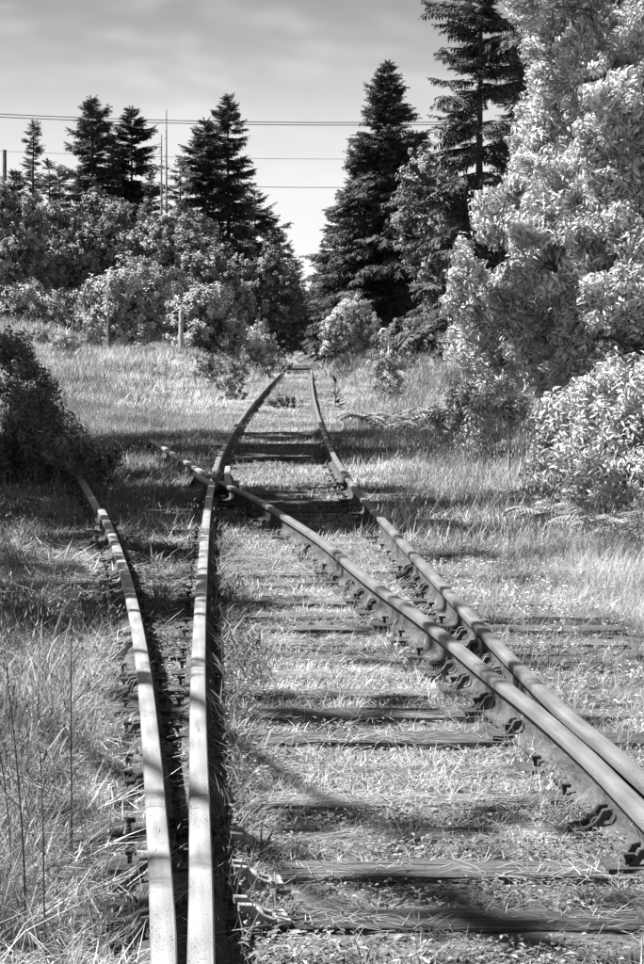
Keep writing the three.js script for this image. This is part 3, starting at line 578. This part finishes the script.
// ---------------------------------------------------------------- broadleaf trees and bushes, by pixel circles [x, y, radius] at a distance
function leafy(name, d, circles, label, tone, opt = {}) {
  const k = px2m(d), cl = circles.map(([x, y, r, ry = r, dz = 0]) => { const p = at(x, y, d + dz); return [p.x, p.y, -d - dz, r * k, ry * k, r * k]; });
  if (opt.stems > 1 && !opt.loose) for (const c of [...cl]) { const g0 = height(c[0], c[2]), y1 = c[1] - c[4] * .6; if (y1 - g0 > .25) cl.push([c[0], (g0 + y1) / 2, c[2] + c[3] * .25, c[3] * .9, (y1 - g0) * .6, c[3] * .9]); }
  if (opt.kind === undefined) { reseed(circles[0][0] * 17 + 3); for (const c of [...cl]) for (let q = 0; q < 3; q++) { const w = rr(.35, .6); cl.push([c[0] + rr(-1.1, 1.1) * c[3], c[1] + rr(-.7, .95) * c[4], c[2] + rr(-.5, .5) * c[3], c[3] * w * .8, c[4] * w * 1.2, c[3] * w * .8]); } for (const c of cl) { c[3] *= .82; c[5] *= .82; } }
  const bx = cl.reduce((s, c) => s + c[0], 0) / cl.length;
  return broadleaf({ name, label, base: [opt.bx ?? bx, -d], clumps: cl, kind: 'alder', per: 130, tone, seedNo: Math.round(circles[0][0] * 11 + circles[0][1] * 5), ...opt });
}
leafy('alder_tree', 116, [[58, 230, 22], [40, 250, 30], [78, 250, 28], [62, 285, 34]], 'light leafed alder in front of the ragged flat-topped fir', [.17, .31]);
leafy('alder_tree', 112, [[12, 225, 24], [0, 205, 18], [8, 265, 30], [28, 285, 24]], 'leafy alder in front of the broken trunk', [.17, .31]);
leafy('alder_tree', 118, [[106, 226, 22], [115, 240, 30], [100, 275, 28]], 'alder with a tall crown below the dark rounded fir', [.17, .31]);
leafy('alder_tree', 114, [[160, 244, 22], [150, 262, 30], [185, 250, 30], [170, 290, 32]], 'wide dusky alder under the bare snags', [.17, .31]);
leafy('alder_tree', 110, [[205, 280, 22], [222, 300, 24], [190, 300, 22]], 'dark alder at the foot of the tallest left fir', [.17, .31]);
leafy('alder_tree', 120, [[262, 268, 16], [258, 290, 20], [278, 300, 16], [246, 302, 18]], 'pale alder before the left track side row of firs', [.17, .31]);
leafy('alder_tree', 98, [[432, 185, 26], [445, 225, 28], [425, 235, 26], [440, 270, 30]], 'feathery alder between the big pointed fir and the maple', [.17, .31]);
const B = { kind: 'bush', category: 'bush', stems: 4, trunk: .05, per: 270 };
leafy('round_bush', 88, [[125, 290, 26, 24], [112, 305, 20], [142, 308, 22]], 'pale rounded willow bush behind the left fence post', [.26, .38], B);
leafy('round_bush', 86, [[205, 310, 24, 20], [190, 322, 18], [220, 328, 18]], 'spreading pale bush behind the right fence post', [.2, .32], B);
leafy('round_bush', 98, [[165, 298, 20], [168, 312, 18]], 'dusky bush between the two pale bushes', [.14, .24], B);
leafy('round_bush', 96, [[254, 338, 13, 12], [244, 346, 11], [266, 347, 10]], 'small bright leafed bush beside the concrete blocks', [.32, .5], { ...B, per: 500, size: [.5, .8] });
leafy('round_bush', 195, [[272, 308, 18, 18], [258, 318, 15], [285, 322, 12]], 'bushy pale thicket at the foot of the left fir row', [.14, .24], { ...B, per: 110, size: [1.1, 1.6] });
leafy('round_bush', 100, [[352, 318, 17, 15], [341, 330, 15], [365, 330, 13], [354, 306, 9]], 'bright bush at the foot of the big pointed fir', [.32, .5], { ...B, per: 420, size: [.55, .85] });
leafy('broom_shrub', 76, [[405, 335, 18, 14], [425, 338, 18, 14], [445, 335, 18, 16], [390, 345, 14, 10]], 'grey twiggy broom shrub behind the ringed marker post', [.12, .2], { ...B, per: 700, size: [.4, .7] });
leafy('alder_tree', 138, [[20, 275, 34], [60, 290, 34], [100, 285, 34], [140, 290, 34]], 'dusky alder filling the wood behind the lighter alders', [.17, .31]);
leafy('alder_tree', 134, [[185, 285, 34], [225, 295, 34], [260, 300, 30], [290, 308, 20]], 'dusky alder filling the wood behind the dark alder', [.17, .31]);
leafy('round_bush', 94, [[20, 300, 18, 12], [52, 306, 20, 10], [84, 308, 18, 10]], 'thick leafy scrub along the foot of the left alders', [.16, .3], { ...B, per: 420 });
const WC = { ...B, per: 1500, size: [.28, .5], trunk: .015 };
leafy('weed_clump', 62, [[160, 385, 14, 7], [172, 388, 10, 6]], 'dark weed clump in the field in front of the pale fence post', [.06, .14], { ...WC, category: 'weeds' });
leafy('weed_clump', 52, [[280, 404, 9, 6], [290, 405, 8, 5]], 'dark weed clump against the rail that curves through the field', [.05, .12], { ...WC, category: 'weeds' });
for (const [x, y, d, rx, ry] of [[30, 338, 76, 14, 7], [62, 342, 70, 12, 6], [86, 334, 82, 14, 7], [142, 352, 72, 12, 6], [14, 352, 62, 14, 7], [205, 362, 66, 12, 5], [230, 368, 60, 10, 5]]) leafy('weed_clump', d, [[x, y, rx, ry], [x + 9, y + 2, rx * .7, ry * .8]], 'low grey weed clump scattered in the sloping meadow', [.14, .3], { ...WC, category: 'weeds', group: 'weed clumps in the meadow' });
leafy('weed_clump', 66, [[98, 378, 16, 6], [120, 382, 12, 6]], 'dark weed clump below the dark leaning fence post', [.07, .16], { ...WC, category: 'weeds' });
leafy('weed_clump', 53, [[388, 362, 9, 7], [378, 366, 7, 5], [398, 365, 7, 6]], 'small leafy weed clump hiding the foot of the ringed marker post', [.2, .36], { ...WC, category: 'weeds' });
leafy('round_bush', 64, [[410, 362, 14, 7], [432, 368, 18, 9], [460, 362, 18, 14]], 'low dusky undergrowth before the broom shrub', [.12, .22], { ...B, per: 900, size: [.35, .6] });
{
  reseed(4242); const tangle = [];
  for (let i = 0; i < 34; i++) { const x = rr(-40, 72), top = 342 + Math.max(0, x + 14) * 1.0 + rr(0, 22), y = rr(top, 466); tangle.push([x, y, rr(5, 15), rr(4, 12), rr(-1.5, 4)]); }
  for (let i = 0; i < 16; i++) tangle.push([rr(-40, 108), rr(448, 474), rr(4, 8), rr(3, 7), rr(-2.5, 2)]);
  for (let i = 0; i < 8; i++) { const x = rr(-30, 60); tangle.push([x, 330 + Math.max(0, x + 14) * .95 + rr(0, 14), rr(2.5, 5), rr(5, 10), rr(0, 4)]); }
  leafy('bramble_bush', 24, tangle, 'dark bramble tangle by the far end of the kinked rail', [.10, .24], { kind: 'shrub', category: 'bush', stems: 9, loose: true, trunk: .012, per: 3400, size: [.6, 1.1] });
}

// the big maple and the shrubs below it
const M1 = [];
for (const [x, y, r, dz] of [[655, 272, 44, -2], [640, 305, 40, -1.6], [610, 255, 36, -1], [690, 300, 50, -2], [640, 100, 50, 0], [628, 40, 46, .5], [668, 150, 50, -.5], [600, 100, 40, .5], [558, -14, 40, 0], [590, 10, 56, -1], [640, -20, 60, 1], [572, 60, 42, 0], [620, 80, 60, -1], [562, 115, 36, 1], [538, 152, 24, .5], [590, 140, 56, -1.5], [650, 150, 50, -2], [550, 190, 40, 0], [520, 225, 36, -1], [580, 215, 52, -1.5], [640, 230, 52, -2], [500, 265, 42, -1], [555, 270, 48, -2], [615, 290, 52, -2.5], [482, 305, 32, -1], [525, 320, 44, -1.5], [585, 340, 46, -2.5], [640, 350, 44, -3], [478, 345, 28, -.6], [505, 365, 32, -1], [555, 375, 32, -1.6], [700, 60, 70, -1], [720, 220, 80, -1], [600, -90, 80, 0], [700, -80, 80, 0]]) {
  const d = 24.5 + dz, p = at(x, y, d), k = d / F; M1.push([p.x, p.y, -d, r * k, r * k * .85, r * k * 1.3]);
}
broadleaf({ name: 'maple_tree', label: 'big sunlit maple with drooping bright leaves right of the tracks', base: [4.1, -24.4], clumps: M1, kind: 'maple', per: 5600, size: [.6, 1.3], tone: [.44, .76], trunk: .12, seedNo: 812, singles: 300 });
const M2 = [];
for (const [x, y, r, dz] of [[575, 430, 30, 0], [620, 410, 40, -.6], [645, 450, 40, -1], [600, 465, 34, -.7], [565, 470, 26, -.2], [640, 495, 34, -1.4], [600, 497, 24, -1], [560, 495, 18, -.4], [690, 440, 50, -1]]) { const d = 20.5 + dz, p = at(x, y, d), k = d / F; M2.push([p.x, p.y, -d, r * k, r * k * .85, r * k * 1.3]); }
broadleaf({ name: 'sapling_shrub', label: 'pale narrow leafed shrub with dark stems below the maple', category: 'bush', base: [2.95, -20.2], clumps: M2, kind: 'shrub', per: 3000, size: [.75, 1.15], tone: [.42, .68], trunk: .045, stems: 5, seedNo: 322 });
const M3 = [];
for (const [x, y, r, dz] of [[470, 405, 22, 1], [455, 425, 18, 1.5], [480, 440, 18, .5], [500, 410, 22, 2]]) { const d = 28 + dz, p = at(x, y, d), k = d / F; M3.push([p.x, p.y, -d, r * k, r * k * .8, r * k]); }
broadleaf({ name: 'sapling_shrub', label: 'small pale shrub at the edge of the hollow under the maple', category: 'bush', base: [2.0, -28.4], clumps: M3, kind: 'shrub', per: 3000, size: [.8, 1.2], tone: [.34, .55], trunk: .03, stems: 4, seedNo: 99 });

// trees beside the picture on the left whose shadows band the track; each clump is set by where its shadow falls: [ground x, ground z, height, rx, ry, rz]
function shadeTree(x, z, clumps, label, n, per = 52, size = [.7, 1.1]) { broadleaf({ name: 'roadside_maple', label, base: [x, z], clumps: clumps.map(([gx, gz, h, rx, ry = rx * .8, rz = rx]) => [gx + h * SUN.x / SUN.y, h, gz + h * SUN.z / SUN.y, rx, ry, rz]), kind: 'shade', per, size, tone: [.1, .18], trunk: .2, seedNo: n }); }
shadeTree(-9.6, -37, [[-5.2, -34, 6.2, 1.7], [-3.6, -29, 6.5, 2], [-2, -34, 10.8, 2.5], [-1, -30, 10, 2.0], [-.5, -36.5, 10.5, 2.2], [.8, -33, 12.5, 2.3], [1.2, -30, 13, 1.6], [2, -35.5, 14, 2], [2.6, -32, 14.5, 1.6], [-5, -25, 5.5, 2]], 'tall leafy maple on the left verge beyond the crossing', 51, 110);
shadeTree(-7.8, -24.6, [[-4, -23.8, 5, 1.6], [-3.3, -26, 6, 1.5], [-4.2, -21, 4.6, 1.4], [-3.6, -21.5, 5.6, 1.7], [-3, -18.6, 6, 1.4], [-2.2, -22.4, 7.5, 1.6, 1.1, .8], [-1.8, -19.4, 8, 1.5, 1, .7], [-.6, -21.4, 9, 1.6, 1, 1.0], [-.4, -18.6, 9.4, 1.4, 1, .7], [.9, -20.8, 10.6, 1.5, .9, .9], [1.8, -18.4, 11.2, 1.4, .9, .7], [2.6, -21.5, 12, 1.4, .9, .7], [.3, -23.6, 10, 1.4, .9, .6], [2.2, -16, 11.6, 1.2, .9, .4]], 'slender maple on the left verge beside the crossing', 52, 170);
shadeTree(-6.2, -17, [[-2.6, -14.6, 4.6, 1.1], [-2.1, -16, 5.2, 1], [-1.7, -13, 5.2, .9, .7, .7], [-2.6, -12.4, 4.4, 1]], 'low maple on the left verge among taller ones', 53, 90);
shadeTree(-7.2, -13, [[0, -12.1, 8.4, 1.9, 1, .45], [.3, -14.4, 8.8, 1.8, .9, .25], [0, -9.2, 8, 1.8, .9, .3], [.2, -6.9, 8.2, 1.6, 1, .4], [.1, -5.9, 8, 1.5, 1, .4], [1.2, -10.6, 9, 1, .8, .3]], 'thin high maple with long level boughs on the left verge', 54, 60, [.34, .52]);

// ---------------------------------------------------------------- ferns and weed stalks
function fernGeo(n, L) {
  const f = new Faces();
  for (let k = 0; k < n; k++) {
    const az = k * 6.283 / n + rr(-.4, .4), o = V(Math.cos(az), 0, Math.sin(az)), s = V(-o.z, 0, o.x), l = L * rr(.7, 1.15), P = (t) => V(0, 0, 0).addScaledVector(o, l * t * .85).add(V(0, l * (.95 * t - .75 * t * t), 0));
    f.quad(P(0).addScaledVector(s, -.004), P(0).addScaledVector(s, .004), P(.6).addScaledVector(s, .003), P(.6).addScaledVector(s, -.003), .6);
    for (let i = 2; i < 17; i++) for (const sd of [-1, 1]) {
      const t = i / 17, b = P(t), q = l * .30 * Math.sin(Math.PI * Math.min(1, .12 + .9 * t)) * rr(.85, 1.1), d = s.clone().multiplyScalar(sd).addScaledVector(o, .45).add(V(0, -.12, 0)).normalize(), w = l * .024, m = b.clone().addScaledVector(d, q * .4);
      f.quad(b, m.clone().addScaledVector(o, w), b.clone().addScaledVector(d, q).add(V(0, -.03, 0)), m.clone().addScaledVector(o, -w), rr(.75, 1.15));
    }
  }
  return f.geo();
}
reseed(808);
const fernGeos = [fernGeo(9, .75), fernGeo(7, .65), fernGeo(11, .8)], fernPale = mat(.27, .7, { vertexColors: true }), fernDull = mat(.28, .8, { vertexColors: true });
function fern(px, py, d, label, group, m, s) { const p = at(px, py, d), o = single('bracken_fern', fernGeos[Math.floor(rnd() * 3)], m, label, 'fern', group); o.position.set(p.x, height(p.x, -d) - .01, -d); o.rotation.y = rnd() * 6; o.scale.setScalar(s * rr(.85, 1.15)); }
for (const [px, d] of [[385, 43], [398, 41], [410, 40], [424, 41], [436, 39], [448, 38], [404, 44], [430, 43], [444, 42], [418, 38], [378, 42], [391, 39], [440, 40], [426, 38.5]]) fern(px, 400, d, 'pale bracken fern in the patch between the outer rail and maple', 'bracken left of the maple', fernPale, rr(.8, 1.4));
for (const [px, d] of [[548, 20.6], [575, 19.6], [605, 18.8], [632, 18.4], [560, 18.9], [590, 18.2], [618, 17.7], [640, 17.2], [530, 21.8], [650, 19]]) fern(px, 400, d, 'pale bracken fern at the foot of the narrow leafed shrub', 'bracken under the shrub', fernPale, .8);
for (const [px, d] of [[8, 21], [30, 20.5], [46, 22.5], [14, 19.4], [-5, 20.4]]) fern(px, 400, d, 'shaded fern in front of the dark bramble tangle', 'ferns before the bramble bush', fernDull, .55);

const stalkMat = mat(.05, 1);
function stalk(px, pyBase, pyTop, d, label) {
  const b = at(px, pyBase, d), H = (pyBase - pyTop) * d / F, g = thing('weed_stalk', label, 'weed', [b.x, height(b.x, -d) - .02, -d]), lean = rr(-.08, .08), y0 = height(b.x, -d);
  const top = Math.max(.3, at(px, pyTop, d).y - y0), P = (t) => V(lean * t * t + .01 * N(t * 5, px), top * t, .02 * N(t * 4, px + 3));
  part('stem', limb([P(0), P(.35), P(.7), P(1)], .0035, .0014, 5), stalkMat, g);
  for (let i = 0; i < 7; i++) { const t = rr(.45, .97), p = P(t), a = rnd() * 6.28, L = rr(.04, .13) * (1.2 - t); const e = p.clone().add(V(Math.cos(a) * L, L * 1.1, Math.sin(a) * L)); const tw = part('twig', limb([p, p.clone().lerp(e, .5).add(V(0, -.008, 0)), e], .0018, .001, 4), stalkMat, g); part('seed_pod', new THREE.SphereGeometry(.0032, 6, 5).scale(1, 1.7, 1).translate(e.x, e.y, e.z), stalkMat, tw); }
}
stalk(26, 955, 660, 5.6, 'tallest dark dead weed stalk in the tall grass');
stalk(46, 958, 740, 5.4, 'thin dark stalk next to the tallest dead stalk');
stalk(72, 880, 600, 6.6, 'dark dead stalk with pods near the switch rail');
stalk(12, 900, 690, 6.4, 'short dark stalk behind the tallest dead stalk');
stalk(135, 440, 385, 33, 'lone dark weed stalk in the grass beyond the rail stub');
{ // young dark conifer seedling and tufts between the far rails
  const p = at(335, 392, 52); const f = new Faces(); reseed(66);
  for (let i = 0; i < 40; i++) { const a = rnd() * 6.28, h = rr(.05, .9), L = .34 * (1.05 - h), b = V(0, h * .8, 0), e = b.clone().add(V(Math.cos(a) * L, rr(0, .2), Math.sin(a) * L)), s = V(-Math.sin(a) * .03, .015, Math.cos(a) * .03); f.quad(b, b.clone().lerp(e, .5).add(s), e, b.clone().lerp(e, .5).sub(s), rr(.6, 1.2)); }
  const g = thing('fir_seedling', 'small dark seedling beside the outer rail in the field', 'plant', [p.x, height(p.x, -52), -52]);
  part('stem', limb([V(0, 0, 0), V(.01, .4, 0), V(0, .85, 0)], .015, .004, 5), bark, g); part('needles', f.geo(), mat(.06, 1, { vertexColors: true }), g, 'stuff');
}

// ---------------------------------------------------------------- posts, stake, marker, blocks
const woodTex = texture(256, (u, v) => .66 + .4 * tileN(u, v, 30, 2, 1) + .25 * tileN(u, v, 70, 6, 2));
const postMat = mat(.55, .95, { map: woodTex, bumpMap: woodTex, bumpScale: .008 }), postDark = mat(.13, .95, { map: woodTex, bumpMap: woodTex, bumpScale: .008 });
function post(px, pyTop, d, w, m, label) {
  const p = at(px, pyTop, d), y0 = height(p.x, -d), H = p.y - y0, g = new THREE.CylinderGeometry(w * .5, w * .56, H, 9, 10), q = g.attributes.position; 
  for (let i = 0; i < q.count; i++) { const y = q.getY(i); q.setX(i, q.getX(i) * (1 - .2 * (y / H + .5)) + .02 * N(y * 3, px)); q.setZ(i, q.getZ(i) + .02 * N(y * 3, px + 5)); if (y > H * .49) q.setY(i, y + .06 * N(q.getX(i) * 14, q.getZ(i) * 14, px)); }
  g.computeVertexNormals();
  const t = thing('fence_post', label, 'post', [p.x, y0 + H / 2, -d]); part('post_body', g, m, t);
  part('nail_block', new THREE.BoxGeometry(w * .5, .1, .05).translate(w * .1, H * .22, w * .48), m, t);
  for (const k of [.1, -.15]) part('wire_staple', new THREE.TorusGeometry(.03, .006, 4, 8, Math.PI).rotateZ(-Math.PI / 2).translate(w * .3, H * k, w * .5), ironMat, t);
}
post(181, 311, 79, .2, postMat, 'pale weathered fence post before the spreading pale bush');
post(109, 317, 80, .2, postDark, 'dark leaning fence post before the rounded willow bush');
{
  const p = onto(509, 476, .1), d = 24, q = at(509, 476, d), y0 = height(q.x, -d), H = at(509, 424, d).y - y0;
  const t = thing('wooden_stake', 'thin pale wooden stake at the dark hollow under the maple', 'stake', [q.x, y0 - .02, -d]);
  part('stake_body', new THREE.CylinderGeometry(.012, .016, H, 7).translate(0, H / 2, 0), postMat, t); part('pointed_tip', new THREE.ConeGeometry(.013, .05, 7).translate(0, H + .02, 0), postMat, t);
}
{
  const d = 56, p = at(388, 333, d), y0 = height(p.x, -d), H = p.y - y0, white = mat(.82, .5);
  const t = thing('marker_post', 'white hooked marker post with a ring at the field edge', 'marker post', [p.x, y0 - .02, -d]);
  part('post_stem', limb([V(.02, 0, 0), V(.01, H * .5, 0), V(0, H - .05, 0), V(-.05, H + .04, 0)], .022, .02, 8), white, t);
  part('ring', new THREE.TorusGeometry(.075, .03, 8, 18).translate(-.12, H + .05, 0), white, t);
}
{
  const concrete = mat(.5, .95, { map: rustTex, bumpMap: rustTex, bumpScale: .006 });
  const block = (px, py, d, w, h, dep, label, m = concrete) => { const p = at(px, py, d), y0 = height(p.x, -d), hh = h, g = new THREE.BoxGeometry(w, hh, dep, 4, 3, 3), q = g.attributes.position; for (let i = 0; i < q.count; i++) { const s = 1 - .06 * (q.getY(i) / hh); q.setXYZ(i, q.getX(i) * s + .03 * N(q.getY(i) * 4, q.getZ(i) * 4, px), q.getY(i), q.getZ(i) * s); } g.computeVertexNormals(); const o = single('concrete_block', g, m, label, 'block'); o.position.set(p.x, y0 + hh / 2 - .02, -d); o.rotation.y = .4; };
  block(274, 346, 240, .8, 1.5, .8, 'square concrete block beside the small bright leafed bush');
  block(318, 347, 250, 1.2, 1.1, .8, 'low pale concrete block standing between the far rails end');
  block(341, 345, 235, 2.4, .9, .8, 'long flat concrete slab before the bright bush');
}

// ---------------------------------------------------------------- overhead wires with their poles (which stand outside the picture)
{
  const wireMat = mat(.04, .8), d = 205, x0 = -52, x1 = 52;
  const poles = [x0, x1].map((x, i) => { const y0 = height(x, -d), H = 27, g = thing('utility_pole', i ? 'tall wooden utility pole standing beyond the maple' : 'tall wooden utility pole standing behind the left wood', 'utility pole', [x, y0, -d]); part('pole', limb([V(0, -.2, 0), V(0, H * .5, 0), V(0, H, 0)], .22, .13, 8), bark, g); for (const h of [24.3, 20.8, 17.6]) part('crossarm', new THREE.BoxGeometry(.14, .14, 2.2).translate(.16, h - .1, 0), bark, g); return g; });
  const wires = [[0, 114, 322, 122.5, .045, 'upper of the twin thick wires', 0], [0, 117.5, 322, 125.5, .045, 'lower of the twin thick wires', .4], [0, 151, 322, 159, .022, 'thin faint middle wire', 0], [0, 179, 322, 187.5, .035, 'lowest single wire', 0]];
  for (const [ax, ay, bx, by, r, label, dz] of wires) {
    const a = at(ax, ay, d), b = at(bx, by, d), k = (a.y - b.y) / (a.x - 2) ** 2;
    const pts = []; for (let i = 0; i <= 40; i++) { const x = lerp(x0, x1, i / 40); pts.push(V(x, b.y + k * (x - 2) ** 2 * (x > 2 ? .6 : 1), -d + dz)); }
    single('overhead_wire', limb(pts, r, r, 5), wireMat, label + ' hung across the sky above the track', 'wire');
  }
}
renderer.render(scene, camera);
